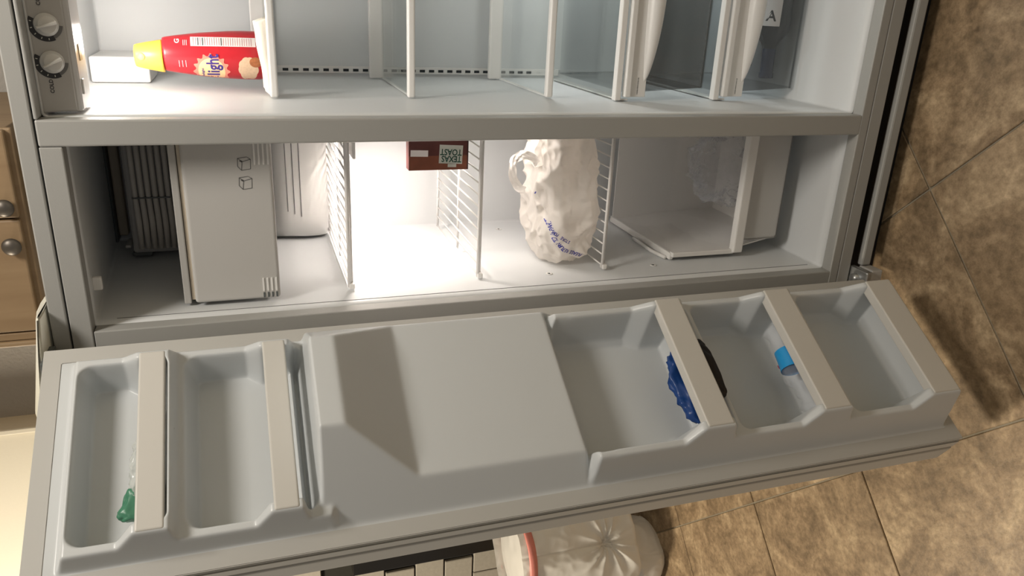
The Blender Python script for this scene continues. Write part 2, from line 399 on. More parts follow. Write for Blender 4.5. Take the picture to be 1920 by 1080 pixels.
# freezer liner: walls lean slightly
def slab(name, quad, th, mt, par=fr):
    """thick plate on a quad (4 points, seen side first)"""
    q = [Vector(p) for p in quad]; n = (q[1] - q[0]).cross(q[3] - q[0]).normalized() * th
    bm = bmesh.new(); a = [bm.verts.new(p) for p in q]; b = [bm.verts.new(p + n) for p in q]
    bm.faces.new(a); bm.faces.new(b[::-1])
    for k in range(4): bm.faces.new((a[k], b[k], b[(k + 1) % 4], a[(k + 1) % 4]))
    return from_bm(name, bm, M[mt], par)
def open_box(name, x0, x1, y0, y1, z0, z1, zb1, mt, rad=0.012, par=fr):
    """compartment liner: five walls with rounded inner corners, open at y0; ceiling rises to zb1"""
    def ring(y, z1_, ins=0.0):
        pts = []
        for cx, cz, a0 in ((x1 - rad - ins, z1_ - rad - ins, 0), (x0 + rad + ins, z1_ - rad - ins, 90), (x0 + rad + ins, z0 + rad + ins, 180), (x1 - rad - ins, z0 + rad + ins, 270)):
            for k in range(5):
                a = math.radians(a0 + k * 22.5); pts.append(Vector((cx + rad * math.cos(a), y, cz + rad * math.sin(a))))
        return pts
    rings = [ring(y0, z1), ring(y0 + 0.03, z1 + (zb1 - z1) * .06)]
    rings += [ring(y1 - rad, zb1)]
    for t in (30, 60, 90):
        a = math.radians(t); rings.append(ring(y1 - rad + rad * math.sin(a), zb1, rad * (1 - math.cos(a)) * .9))
    bm = bmesh.new(); R = [[bm.verts.new(p) for p in r] for r in rings]; n = len(R[0])
    for a, b in zip(R, R[1:]):
        for k in range(n): bm.faces.new((a[k], a[(k + 1) % n], b[(k + 1) % n], b[k]))
    bm.faces.new(R[-1])
    bmesh.ops.recalc_face_normals(bm, faces=bm.faces[:])
    me = bpy.data.meshes.new(name); bm.to_mesh(me); bm.free()
    for p in me.polygons: p.use_smooth = len(p.vertices) == 4
    o = link(name, me, M[mt], par)
    md = o.modifiers.new('s', 'SOLIDIFY'); md.thickness = 0.003; md.offset = 1
    return o
open_box('freezer_liner', -WF, -0.001, 0.028, DEEP, 0.0, H, 1.524, 'liner', 0.006)
open_box('fridge_liner', MU + 0.001, 0.50, 0.028, 0.635, 0.0, 1.5235, 1.526, 'liner', 0.006)
# sill gutter line at the freezer's left wall
F('liner_groove', (-WF + 0.0002, 0.052, 0.02), (-WF + 0.0009, 0.0528, 1.47), 'printgrey')

# ---- hinges and kick grille
F('kick_recess', (XL + 0.01, 0.03, FL + 0.002), (XR - 0.01, 0.05, -0.058), 'darkgap')
F('kick_grille', (-0.30, -0.004, -0.109), (XR, 0.012, -0.083), 'enamel', 0.004)
F('lower_hinge', (-0.345, -0.05, -0.075), (-0.30, 0.01, -0.060), 'steel', 0.003)
tube('hinge_pin', [(-0.322, -0.02, -0.078), (-0.322, -0.02, -0.05)], 0.011, M['steel'], fr, 14)
F('grille_end', (-0.335, -0.035, -0.118), (-0.302, 0.008, -0.088), 'panelgrey', 0.003)
# top hinge cover: cream plastic hood standing on the cabinet top
bm = bmesh.new()
prof = [(-0.085, 0.004), (-0.085, 0.018), (-0.05, 0.030), (0.0, 0.036), (0.10, 0.030), (0.135, 0.016), (0.14, 0.004)]
vs0 = [bm.verts.new((-0.425, y, 1.5625 + z)) for y, z in prof]; vs1 = [bm.verts.new((-0.262, y * .8 + .03, 1.5625 + z * .35)) for y, z in prof]
bm.faces.new(vs0); bm.faces.new(vs1[::-1])
for k in range(len(prof)): bm.faces.new((vs0[k], vs1[k], vs1[(k + 1) % 7], vs0[(k + 1) % 7]))
bmesh.ops.bevel(bm, geom=bm.edges[:], offset=0.004, segments=3, affect='EDGES')
from_bm('hinge_cover', bm, M['cream'], fr, True)
F('top_hinge', (-0.352, -0.075, 1.5555), (-0.325, -0.006, 1.566), 'icedark', 0.002)

# ---- freezer: ice maker, ice bin and its shelf
im = F('ice_maker', (-0.292, 0.36, 1.384), (-0.02, 0.50, 1.474), 'icegrey', 0.006)
for k in range(6):
    z = 1.4560 - k * 0.0125
    bm = bmesh.new()
    add_tube(bm, [(-0.280, 0.354, z), (-0.225, 0.349, z - .0015), (-0.17, 0.351, z), (-0.10, 0.351, z), (-0.02, 0.351, z)], [0.0052, 0.0058, 0.0052, 0.0052, 0.0052], 10)
    from_bm('ejector_fin', bm, M['icerib'], im, True)
F('clip_rail', (-0.172, 0.345, 1.390), (-0.169, 0.352, 1.462), 'icedark', 0, im)
F('ice_maker_bracket', (-0.302, 0.37, 1.440), (-0.293, 0.46, 1.478), 'icedark', 0.003)
F('fill_tube', (-0.29, 0.486, 1.497), (-0.01, 0.513, 1.516), 'beige', 0.004)
F('back_duct', (-0.30, 0.47, 1.5165), (-0.01, 0.512, 1.5225), 'icedark', 0.002)
F('ice_maker_lever', (-0.275, 0.345, 1.475), (-0.269, 0.40, 1.486), 'icegrey', 0.002)
F('ice_bin_shelf', (-0.304, 0.082, 1.3495), (-0.004, 0.50, 1.3615), 'panelgrey', 0.002)
ib = F('ice_bin', (-0.3015, 0.074, 1.194), (-0.006, 0.088, 1.3425), 'bin', 0.006, seg=4)
F('bin_body', (-0.292, 0.086, 1.200), (-0.012, 0.40, 1.335), 'bin', 0.01, ib)
F('beige_seal', (-0.298, 0.086, 1.3385), (-0.008, 0.36, 1.3485), 'beige', 0.001, ib)
for x0, sgn in ((-0.286, 1), (-0.050, 1)):
    for k in range(4):
        z = 1.1985 + 0.0075 * k
        F('vent_slot', (x0, 0.0725, z - .0016 + 0.002), (x0 + (0.026 if x0 < -.1 else 0.044), 0.0745, z + .0016 + 0.002), 'white', 0.0007, ib)
for k in range(4):
    z = 1.2005 + 0.0075 * k
    F('vent_hole', (-0.2985, 0.0727, z - .0017), (-0.2885, 0.0742, z + .0017), 'icedark', 0.0004, ib)
# two small outline pictograms of an ice bin
for x0 in (-0.048, -0.082):
    bm = bmesh.new()
    A = [(-.009, -.009), (-.011, .006), (-.004, .012), (.010, .011), (.012, -.004), (.008, -.010)]
    def seg(p, q, w=0.0011):
        p = Vector((p[0], p[1])); q = Vector((q[0], q[1])); d = (q - p).normalized(); n = Vector((-d.y, d.x)) * w / 2
        c = [p - n, q - n, q + n, p + n]
        bm.faces.new([bm.verts.new((x0 + k.x, 0.0735, 1.2395 + k.y)) for k in c])
    for k in range(6): seg(A[k], A[(k + 1) % 6])
    seg(A[1], (.004, .004)); seg((.004, .004), A[3]); seg((.004, .004), (.008, -.010)); seg((.004, .004), (0.006, 0.008), 0.003)
    me = bpy.data.meshes.new('pictogram'); bm.to_mesh(me); bm.free(); link('pictogram', me, M['printgrey'], ib)
# chute motor housing below: rounded lower front, three grooves
bm = bmesh.new()
pr = [(0.512, 1.19), (0.44, 1.19), (0.434, 1.15), (0.428, 1.115), (0.43, 1.09), (0.438, 1.073), (0.452, 1.066), (0.512, 1.066)]
n = 12; R = []
for i in range(n + 1):
    t = i / n; x = -0.303 + 0.293 * t; sh = 0.028 * max(0, (0.16 - t) / 0.16) ** 2
    R.append([bm.verts.new((x, min(0.512, y + sh), z)) for y, z in pr])
for a, b in zip(R, R[1:]):
    for k in range(len(pr) - 1): bm.faces.new((a[k], a[k + 1], b[k + 1], b[k]))
ah = from_bm('auger_housing', bm, M['white'], fr, True)
for z, x1 in ((1.157, -.236), (1.1425, -.242), (1.128, -.248)):
    y = 0.4345 - (1.15 - z) * .17
    F('housing_groove', (x1, y - .0016, z - .0010), (-0.012, y + .004, z + .0010), 'printgrey', 0, ah)

# ---- wire shelves
def wire_shelf(z, yf, yb, n):
    x0, x1 = -0.303, -0.006
    s = tube('wire_shelf', [(x0, yf, z), (x1, yf, z)], 0.0032, M['wire'], fr, 10)
    for a, b, r in (((x0 + .004, yf + .006, z - .006), (x1, yf + .006, z - .006), .0022), ((x0 + .004, yb, z), (x1, yb, z), .0030), ((x0 + .004, (yf + yb) / 2, z - .004), (x1, (yf + yb) / 2, z - .004), .0026)):
        tube('rod', [a, b], r, M['wire'], s, 8)
    w0 = None
    for k in range(n):
        x = x0 + 0.006 + k * (x1 - x0 - 0.012) / (n - 1)
        bm = bmesh.new(); 
        if w0 is None:
            add_tube(bm, [(x, yf, z + .0005), (x, yb, z + .0005)], 0.0017, 6)
            w0 = from_bm('wire', bm, M['wire'], s, True); xx = x
        else:
            bm.free(); c = w0.copy(); COL.objects.link(c); c.location.x = x - xx
    box('shelf_clip', (x0 - .003, yf - .006, z - .010), (x0 + .008, yf + .010, z + .001), M['white'], s, 0.002)
    return s
wire_shelf(1.0635, 0.106, 0.470, 15)
wire_shelf(0.8005, 0.113, 0.472, 13)
wire_shelf(0.5170, 0.113, 0.472, 13)
for y, z in ((0.4497, 0.648), (0.1141, 0.6398), (0.1203, 0.3862)):
    cc = lathe('liner_socket', (-WF + 0.0005, y, z), (1, 0, 0), [(0, 0), (0, 0.0075), (0.0012, 0.007), (0.0012, 0.004), (0.0004, 0.0035), (0.0004, 0)], M['white'], fr, 18)
    F('socket_hole', (-WF + 0.0008, y - .003, z - .0022), (-WF + 0.0018, y + .003, z + .0022), 'slot', 0.0006, cc)
# door switch under the freezer ceiling
F('door_switch', (-0.262, 0.070, 1.488), (-0.238, 0.080, 1.5035), 'white', 0.0025)
# freezer lamp hood behind the mullion
F('lamp_hood', (-0.058, 0.14, 1.040), (-0.002, 0.37, 1.046), 'white', 0.002)

# ---- pull-out basket at the freezer's foot
BX0, BX1, BY0, BY1 = -0.300, -0.008, 0.135, 0.45
bm = bmesh.new()
def bas(x0, x1, y0, y1, z): return [(x0, y0, z), (x1, y0, z), (x1, y1, z), (x0, y1, z)]
th = .003
q0 = bas(BX0 + .030, BX1 - .014, BY0 + .022, BY1 - .03, 0.050)
def wallq(a, b, c, d):  # outward plate
    q = [Vector(p) for p in (a, b, c, d)]; nn = (q[1] - q[0]).cross(q[3] - q[0]).normalized() * th
    A = [bm.verts.new(p) for p in q]; B = [bm.verts.new(p + nn) for p in q]
    bm.faces.new(A); bm.faces.new(B[::-1])
    for k in range(4): bm.faces.new((A[k], B[k], B[(k + 1) % 4], A[(k + 1) % 4]))
zt, zf_ = 0.332, 0.168
fl, frr, br, bl = [Vector(p) for p in q0]
TFL, TFR = Vector((BX0 + .012, BY0 + .008, zf_)), Vector((BX1 - .004, BY0 + .008, zf_))
TSL, TSR = Vector((BX0 + .004, BY0 + .004, zt)), Vector((BX1 - .002, BY0 + .004, zt))
TBL, TBR = Vector((BX0 + .004, BY1, zt)), Vector((BX1 - .002, BY1, zt))
MBL, MBR = Vector((BX0 + .022, BY1 - .012, 0.17)), Vector((BX1 - .01, BY1 - .012, 0.17))
wallq(fl, bl, br, frr)
wallq(bl, MBL, MBR, br); wallq(MBL, TBL, TBR, MBR)
wallq(fl, TFL, MBL, bl); wallq(TFL, TSL, TBL, MBL)
wallq(frr, br, MBR, TFR); wallq(TFR, MBR, TBR, TSR)
bk = from_bm('basket', bm, M['white'], fr)
F('basket_front', (BX0 + .030, BY0 + .004, 0.050), (BX1 - .010, BY0 + .016, 0.170), 'bin', 0.009, bk, seg=4)
F('basket_lip', (BX0 + .004, BY0 - .010, 0.150), (BX1, BY0 + .010, 0.176), 'white', 0.004, bk, seg=3)
F('basket_side_edge', (BX0 + .001, BY0 - .004, 0.17), (BX0 + .012, BY0 + .012, zt), 'white', 0.002, bk)
F('side_rail', (BX0 - .006, BY0 + .004, zt - .006), (BX0 + .010, BY1 + .006, zt + .004), 'white', 0.002, bk)
F('slide_rail', (-WF + 0.001, 0.15, 0.318), (-WF + 0.009, 0.47, 0.330), 'white', 0.002)
tube('rail_runner', [(-WF + .006, 0.30, 0.345), (-WF + .006, 0.20, 0.348), (-WF + .006, 0.150, 0.340)], 0.0045, M['white'], fr, 8)
for y in (.165, .185, .215, .26): F('rail_hole', (-WF + 0.0085, y, 0.322), (-WF + 0.0096, y + .006, 0.327), 'slot')

# ---- fresh food side: control panel
bm = bmesh.new()
pr = [(0.030, 1.529), (0.030, 1.523), (0.0475, 1.479), (0.056, 1.472), (0.130, 1.472), (0.130, 1.529)]
x0, x1 = 0.047, 0.495
a = [bm.verts.new((x0, y, z)) for y, z in pr]; b = [bm.verts.new((x1, y, z)) for y, z in pr]
bm.faces.new(a); bm.faces.new(b[::-1])
for k in range(6): bm.faces.new((a[k], b[k], b[(k + 1) % 6], a[(k + 1) % 6]))
bmesh.ops.bevel(bm, geom=bm.edges[:], offset=0.002, segments=2, affect='EDGES')
cp = from_bm('control_panel', bm, M['panelgrey'], fr)
pn = Vector((0, -0.035, 0.0) ).normalized()
slope_up = Vector((0, -0.0175, 0.044)).normalized(); nrm = Vector((0, -0.044, -0.0175)).normalized()
def on_panel(x, z):
    t = (1.523 - z) / 0.044; return Vector((x, 0.030 + 0.0175 * t, z))
for x, z, ang in ((0.1215, 1.5025, 25), (0.1750, 1.5025, 15)):
    c = on_panel(x, z) 
    bmd = bmesh.new()
    add_lathe(bmd, c - nrm * -0.0, nrm, [(0.0, 0.0), (0.0, 0.0165), (0.003, 0.0165), (0.0035, 0.0135), (0.009, 0.0130), (0.0105, 0.0115), (0.0105, 0)], 36)
    dl = from_bm('dial', bmd, M['dial'], cp, True)
    up2 = Vector((math.sin(math.radians(ang)) * -1, 0, 0)) + slope_up * math.cos(math.radians(ang)); up2.normalize()
    rt2 = up2.cross(nrm).normalized()
    bmd = bmesh.new()
    add_box(bmd, (-.5, -.5, -.5), (.5, .5, .5), 0.0)
    for v in bmd.verts:
        k = v.co.copy(); w = 0.0065 if k.y < 0 else 0.0035
        if k.z > 0: w *= .45
        v.co = c + nrm * (0.0095 + (k.z + .5) * 0.0055) + up2 * (k.y * 0.028 + .002) + rt2 * (k.x * w)
    from_bm('dial_grip', bmd, M['dial'], dl)
    # printed scale: dark arc above, grey arc below left
    for a0, a1, mm in ((60, 205, 'print'), (205, 265, 'printgrey')):
        bmd = bmesh.new(); prev = None
        for k in range(25):
            aa = math.radians(a0 + (a1 - a0) * k / 24)
            dv = Vector((1, 0, 0)) * math.cos(aa) + slope_up * math.sin(aa)
            w = 0.0072 if mm == 'print' else 0.005
            p, q_ = bmd.verts.new(c + dv * 0.0170 + nrm * 0.0007), bmd.verts.new(c + dv * (0.0170 + w) + nrm * 0.0007)
            if prev: bmd.faces.new((prev[0], p, q_, prev[1]))
            prev = (p, q_)
        me = bpy.data.meshes.new('dial_scale'); bmd.to_mesh(me); bmd.free(); link('dial_scale', me, M[mm], cp)
    bmd = bmesh.new()
    for k in range(5):
        aa = math.radians(75 + k * 27); dv = Vector((1, 0, 0)) * math.cos(aa) + slope_up * math.sin(aa); tv = dv.cross(nrm)
        cc = c + dv * 0.0206 + nrm * 0.0011
        bmd.faces.new([bmd.verts.new(cc + dv * sx_ * .0014 + tv * sy_ * .0006) for sx_, sy_ in ((-1, -1), (1, -1), (1, 1), (-1, 1))])
    me = bpy.data.meshes.new('scale_marks'); bmd.to_mesh(me); bmd.free(); link('scale_marks', me, M['label'], cp)
vs, fs = text_tris('COLD', 0.0075); place(vs, fs, on_panel(0.0860, 1.5075) + nrm * .0008, (1, 0, 0), slope_up, M['print'], 'panel_lettering', cp)
vs, fs = text_tris('COLD', 0.0075); place(vs, fs, on_panel(0.2120, 1.5075) + nrm * .0008, (1, 0, 0), slope_up, M['print'], 'panel_lettering', cp)
F('panel_button', (0.070, 0.066, 1.4690), (0.094, 0.076, 1.4725), 'dial', 0.0015, cp)
F('panel_tab', (0.120, 0.080, 1.4708), (0.145, 0.100, 1.4723), 'amberlabel', 0.0005, cp)
# lamp shield at the back of the ceiling
F('lamp_shield', (0.0430, 0.46, 1.412), (0.094, 0.62, 1.522), 'white', 0.004)
F('liner_seam', (MU + .0012, 0.085, 1.5215), (0.49, 0.087, 1.5235), 'printgrey')

# back corner vent strip with its slots
vsx = F('vent_strip', (0.050, 0.629, 0.44), (0.066, 0.6345, 1.36), 'white', 0.001)
sl = None
for k in range(27):
    z = 1.135 - k * 0.0235
    if z < 0.46: break
    o = F('vent_slot', (0.0545, 0.6275, z - 0.0065), (0.0605, 0.6292, z + 0.0065), 'slot', 0, vsx) if sl is None else sl.copy()
    if sl is None: sl = o; z_0 = z
    else: COL.objects.link(o); o.location.z = z - z_0

# glass shelves
def glass_shelf(z, yf, yb, rim=0.007):
    g = F('glass_shelf', (0.046, yf + .008, z - .002), (0.495, yb - .012, z + .002), 'glass')
    bm = bmesh.new(); add_box(bm, (0.0445, yf - rim, z - 0.0075), (0.497, yf + rim + .003, z + 0.0075), 0.004, 3); from_bm('front_rim', bm, M['white'], g)
    bm = bmesh.new(); add_box(bm, (0.0445, yb - .014, z - 0.003), (0.497, yb + .001, z + 0.030), 0.003, 2); from_bm('rear_rim', bm, M['white'], g)
    F('side_rail', (0.0440, yf, z - 0.004), (0.0475, yb - .012, z + 0.001), 'white', 0.0006, g)
    return g
glass_shelf(1.1770, 0.232, 0.612)
glass_shelf(0.9140, 0.236, 0.590)
glass_shelf(0.6150, 0.245, 0.600)

# crisper drawers
def crisper(ztop, yf, name, zbot, dz):
    cv = F('crisper_cover', (0.046, yf + .01, ztop - .003), (0.495, 0.60, ztop + .002), 'glass')
    F('cover_rim', (0.0445, yf - .006, ztop - 0.008), (0.497, yf + .012, ztop + 0.006), 'white', 0.002, cv)
    F('cover_rail', (0.0440, yf, ztop - 0.028), (0.0475, 0.59, ztop - 0.004), 'white', 0.0008, cv)
    # drawer body: clear box, thin walls
    bm = bmesh.new(); t = .0022
    x0, x1, y0, y1, z0, z1 = 0.060, 0.485, yf + .004, 0.58, zbot, ztop - .020
    def lean(p):
        k = 1 - (p.z - z0) / (z1 - z0); 
        return (p.x + (.010 * k if p.x < .2 else -.010 * k), p.y + (.012 * k if p.y < .4 else -.02 * k), p.z)
    for a, b in (((x0, y0, z0), (x1, y1, z0 + t)), ((x0, y0, z0), (x0 + t, y1, z1)), ((x1 - t, y0, z0), (x1, y1, z1)), ((x0, y0, z0), (x1, y0 + t, z1)), ((x0, y1 - t, z0), (x1, y1, z1))):
        add_box(bm, a, b, 0, f=lean)
    dr = from_bm('crisper_drawer', bm, M['clear'], fr)
    F('drawer_edge', (x0 + .008, y0 + .008, z0 - .001), (x1 - .01, y0 + .014, z0 + .005), 'clear', 0.001, dr)
    # white front with a flat brow and a bowed grip
    zt_, zb_ = ztop - 0.014, ztop - 0.066 - dz
    F('drawer_front', (0.052, yf - .004, zb_), (0.490, yf + .008, zt_ - .014), 'white', 0.0015, dr)
    F('drawer_brow', (0.052, yf - .012, zt_ - .014), (0.490, yf + .006, zt_), 'white', 0.0025, dr)
    bm = bmesh.new(); n = 36; P = []
    for i in range(n + 1):
        t_ = i / n; x = 0.084 + (0.46 - 0.084) * t_; w = math.sin(math.pi * t_) ** .62
        row = []
        for k in range(9):
            s = -1 + k / 4
            zc_ = zb_ + .006 - .012 * w; hh = .020 * w + .0004
            row.append((x, yf - .004 - .018 * w * math.sqrt(max(0, 1 - s * s)) , zc_ + hh * s))
        P.append(row)
    g = grid_mesh(P); bm.free(); from_bm('drawer_handle', g, M['white'], dr, True)
    bm = bmesh.new()
    for k in range(11):
        x = 0.058 + k * .0032
        hgt = (0.0022 if k % 3 else 0.0016)
        z = zb_ + .020
        bm.faces.new([bm.verts.new(p) for p in ((x, yf - .0046, z - hgt / 2), (x + .0022, yf - .0046, z - hgt / 2), (x + .0022, yf - .0046, z + hgt / 2), (x, yf - .0046, z + hgt / 2))])
    me = bpy.data.meshes.new('worn_print'); bm.to_mesh(me); bm.free(); link('worn_print', me, M['printgrey'], dr)
    return dr
crisper(0.4765, 0.200, 'a', 0.262, 0.0)
crisper(0.2270, 0.212, 'b', 0.012, 0.004)

# ================================================================== FREEZER DOOR (open about 122 degrees)
hx, hy, th_, DW, dzt, dzb = -0.31129, -0.05825, 1.006413, 0.3882, 1.5606, -0.0453
dd = Vector((-math.cos(th_), -math.sin(th_), 0)); NN = Vector((math.sin(th_), -math.cos(th_), 0)); HH = Vector((hx, hy, 0))
def dX(s, p, z): return HH + dd * s + NN * p + Vector((0, 0, z))
def dbox(name, a, b, mt, par, bev=0.0, seg=2):   # a, b in (s, p, z)
    return box(name, a, b, M[mt], par, bev, seg, f=lambda c: dX(c.x, c.y, c.z))
door = dbox('freezer_door', (-0.004, -0.088, dzb - .004), (DW + .004, -0.034, dzt + .004), 'skin', fr, 0.007, 4)
# gasket: ring with ridges on its outer flank
def ring_prism(name, s0, s1, z0, z1, w, p0, p1, mt, par, bev=.0):
    bm = bmesh.new()
    o4 = [(s0, z0), (s1, z0), (s1, z1), (s0, z1)]; i4 = [(s0 + w, z0 + w), (s1 - w, z0 + w), (s1 - w, z1 - w), (s0 + w, z1 - w)]
    V = {}
    for nm, q in (('o', o4), ('i', i4)):
        for k, (s, z) in enumerate(q):
            for lv, p in ((0, p0), (1, p1)): V[nm, k, lv] = bm.verts.new(dX(s, p, z))
    for k in range(4):
        j = (k + 1) % 4
        bm.faces.new((V['o', k, 1], V['o', j, 1], V['i', j, 1], V['i', k, 1]))
        bm.faces.new((V['o', k, 0], V['i', k, 0], V['i', j, 0], V['o', j, 0]))
        bm.faces.new((V['o', k, 0], V['o', j, 0], V['o', j, 1], V['o', k, 1]))
        bm.faces.new((V['i', k, 0], V['i', k, 1], V['i', j, 1], V['i', j, 0]))
    if bev:
        bmesh.ops.bevel(bm, geom=bm.edges[:], offset=bev, segments=2, affect='EDGES')
    return from_bm(name, bm, M[mt], par)
ring_prism('door_frame', -0.002, DW + .002, dzb - .002, dzt + .002, 0.024, -0.036, -0.0122, 'skin', door, 0.002)
ring_prism('gasket', -0.001, DW + .001, dzb, dzt, 0.027, -0.0035, 0.0005, 'gasket', door, 0.001)
ring_prism('gasket_fold', 0.0005, DW - .0005, dzb + .0015, dzt - .0015, 0.02, -0.0075, -0.0042, 'gasket', door, 0.0012)
ring_prism('gasket_fold', -0.0005, DW + .0005, dzb + .0005, dzt - .0005, 0.02, -0.0115, -0.0082, 'gasket', door, 0.0012)

# door liner as one moulded sheet
ds, dz = 0.0016, 0.0021
S = np.arange(0.0255, DW - 0.0245, ds); Z = np.arange(dzb + 0.024, dzt - 0.024, dz)
SS, ZZ = np.meshgrid(S, Z, indexing='ij')
def sstep(x, a, b):
    t = np.clip((x - a) / (b - a), 0, 1); return t * t * (3 - 2 * t)
def lin(x, a, b): return np.clip((x - a) / (b - a), 0, 1)
UPB = ((1.377, 1.414), (1.199, 1.234)); LOB = ((0.490, 0.541), (0.248, 0.304), (-0.003, 0.058))
bars = []
def rim_height(z):
    up = np.where(z > 1.15, 0.030, 0.0)
    for a, b in UPB:
        up = np.maximum(up, np.where(z > 1.15, 0.030 + 0.027 * (lin(z, a - .013, a - .007) * (1 - lin(z, b + .004, b + .026))), 0))
    lo = np.where(z < 0.735, 0.062, 0.0)
    for a, b in LOB:
        lo = np.maximum(lo, np.where(z < 0.735, 0.062 + 0.031 * (lin(z, a - .011, a - .005) * (1 - lin(z, b + .004, b + .034))), 0))
    return up + lo
PR = rim_height(ZZ)
# upper section and lower section side slopes
rail = np.minimum(PR, np.minimum((SS - 0.030) / 0.40, (0.359 - SS) / 0.30))
rail = np.maximum(rail, 0)
# ends of the raised part
rail = np.where(ZZ > 1.15, np.minimum(rail, np.maximum(0, (1.516 - ZZ) / 0.28)), rail)
rail = np.where(ZZ < 0.8, np.minimum(rail, np.maximum(0, (ZZ + 0.0135 + 0.004) / 0.10)), rail)
# chute and block
pc = np.where(ZZ > 1.128, 0.128, 0.050 + (0.128 - 0.050) * lin(ZZ, 1.022, 1.128))
pc = np.where(ZZ < 0.745, np.minimum(0.050, 0.050 - (0.745 - ZZ) * 0.9), pc)
hous = np.minimum(pc, np.minimum(np.minimum((SS - 0.024) / 0.3, 0.05 + (SS - 0.041) * 1.32), (0.359 - SS) / 0.82))
hous = np.where((ZZ < 1.1675) & (ZZ > 0.68), np.maximum(hous, 0), 0)
# compartments
def rr_sdf(s0, s1, z0, z1, r):
    cx, cz = (s0 + s1) / 2, (z0 + z1) / 2
    qx = np.abs(SS - cx) - (s1 - s0) / 2 + r; qz = np.abs(ZZ - cz) - (z1 - z0) / 2 + r
    return -(np.sqrt(np.maximum(qx, 0) ** 2 + np.maximum(qz, 0) ** 2) + np.minimum(np.maximum(qx, qz), 0) - r)
Pf = np.maximum(rail, hous)
rails_s = lambda P: (0.030 + 0.40 * P, 0.359 - 0.30 * P)
for (z0, z1, pb, up) in ((1.363, 1.503, -0.030, 1), (1.170, 1.352, -0.030, 1), (0.466, 0.738, -0.020, 0), (0.226, 0.455, -0.020, 0), (-0.006, 0.214, -0.010, 0)):
    Ph = 0.030 if up else 0.062
    a, b = rails_s(Ph)
    d = rr_sdf(a + .012, b - .013, z0, z1, 0.022 if up else 0.016)
    # wall falls from the local rim; caps keep their width
    extra = (PR - Ph)
    dl = d - extra * 0.42
    k = 0.20 if up else 0.17
    inside = PR - dl / k
    inside = np.where(dl > 0, inside, 1e3)
    depth = np.maximum(inside, pb)
    if not up:   # soft bevel between back and side walls
        depth = np.maximum(depth, pb + 0.012 * np.clip(1 - (dl - .012) / .012, 0, 1) * (dl > .0))
    zone = (ZZ > z0) & (ZZ < z1)
    Pf = np.where(zone & (dl > 0), np.minimum(Pf if not up else Pf, depth) if True else Pf, Pf)
    Pf = np.where(zone & (dl > 0), depth.clip(max=1), Pf) if False else Pf
def blur(A, n, axis):
    k = np.array([1, 4, 6, 4, 1.]) / 16
    for _ in range(n):
        Ap = np.pad(A, [(2, 2) if i == axis else (0, 0) for i in range(2)], mode='edge')
        A = sum(k[j] * (Ap[j:j + A.shape[0], :] if axis == 0 else Ap[:, j:j + A.shape[1]]) for j in range(5))
    return A
Pb = blur(blur(Pf, 1, 0), 1, 1)
Ps = blur(blur(Pf, 3, 0), 2, 1)       # the chute block is softer than the bins
wgt = ((ZZ > 0.70) & (ZZ < 1.158)).astype(float)
wgt = blur(blur(wgt, 2, 0), 2, 1)
Pb = Pb * (1 - wgt) + Ps * wgt
me = bpy.data.meshes.new('door_liner')
ns, nz = SS.shape
co = np.empty((ns * nz, 3)); f1 = SS.ravel(); f2 = Pb.ravel() - 0.0005; f3 = ZZ.ravel()
co[:, 0] = hx + dd.x * f1 + NN.x * f2; co[:, 1] = hy + dd.y * f1 + NN.y * f2; co[:, 2] = f3
I = np.arange(ns * nz).reshape(ns, nz)
quads = np.stack([I[:-1, :-1], I[:-1, 1:], I[1:, 1:], I[1:, :-1]], -1).reshape(-1, 4)
me.vertices.add(len(co)); me.vertices.foreach_set('co', co.ravel())
me.loops.add(quads.size); me.loops.foreach_set('vertex_index', quads.ravel())
me.polygons.add(len(quads)); me.polygons.foreach_set('loop_start', np.arange(0, quads.size, 4)); me.polygons.foreach_set('loop_total', np.full(len(quads), 4))
me.update(calc_edges=True); me.shade_smooth()
link('door_liner', me, M['doorliner'], door)
for (a, b) in UPB:
    dbox('retainer_bar', (0.055, 0.043, a), (0.340, 0.058, b), 'bar', door, 0.003, 3)
for (a, b) in LOB:
    dbox('retainer_bar', (0.066, 0.073, a), (0.328, 0.0945, b), 'bar', door, 0.003, 3)

# ================================================================== CONTENTS
# --- creamer bottle on the top glass shelf
CZ = 1.1795
cb = empty('creamer_bottle', (0.112, 0.35, CZ), 'red creamer bottle with a yellow flip cap on the top glass shelf', 'bottle')
prof = [(0, 0.0), (0, .036), (.004, .041), (.02, .0435), (.05, .0435), (.075, .0425), (.10, .0405), (.125, .0385), (.15, .0355), (.172, .0325), (.188, .030), (.193, .0285), (.193, 0)]
body = lathe('sleeve_body', (0.1105, 0.35, CZ), (0, 0, 1), prof, M['red'], cb, 64, 1.06, 0.88, (1, 0, 0))
cap = lathe('cap', (0.1065, 0.35, CZ + .1935), (0, 0, 1), [(0, 0), (0, .0300), (.003, .0302), (.028, .0255), (.046, .0215), (.050, .0195), (.051, .015), (.051, 0)], M['yellow'], cb, 48, 1.0, .9, (1, 0, 0))
lathe('cap_dimple', (0.1065, 0.3285, CZ + .231), (0, -1, 0.25), [(0, 0), (0, .007), (.0012, .0065), (.0012, 0)], M['orange'], cap, 20)
bv = bvh_of(body); RAY = (-0.12, 1, 0)
def deco(w, h, inside, x, z, mm, nm, off, n=24):
    vs, fs = grid_shape(w, h, inside, n)
    place([Vector((a, b, 0)) for a, b in vs], fs, (x + .03, 0.10, z), (1, 0, 0), (0, 0, 1), M[mm], nm, cb, bv, RAY, off)
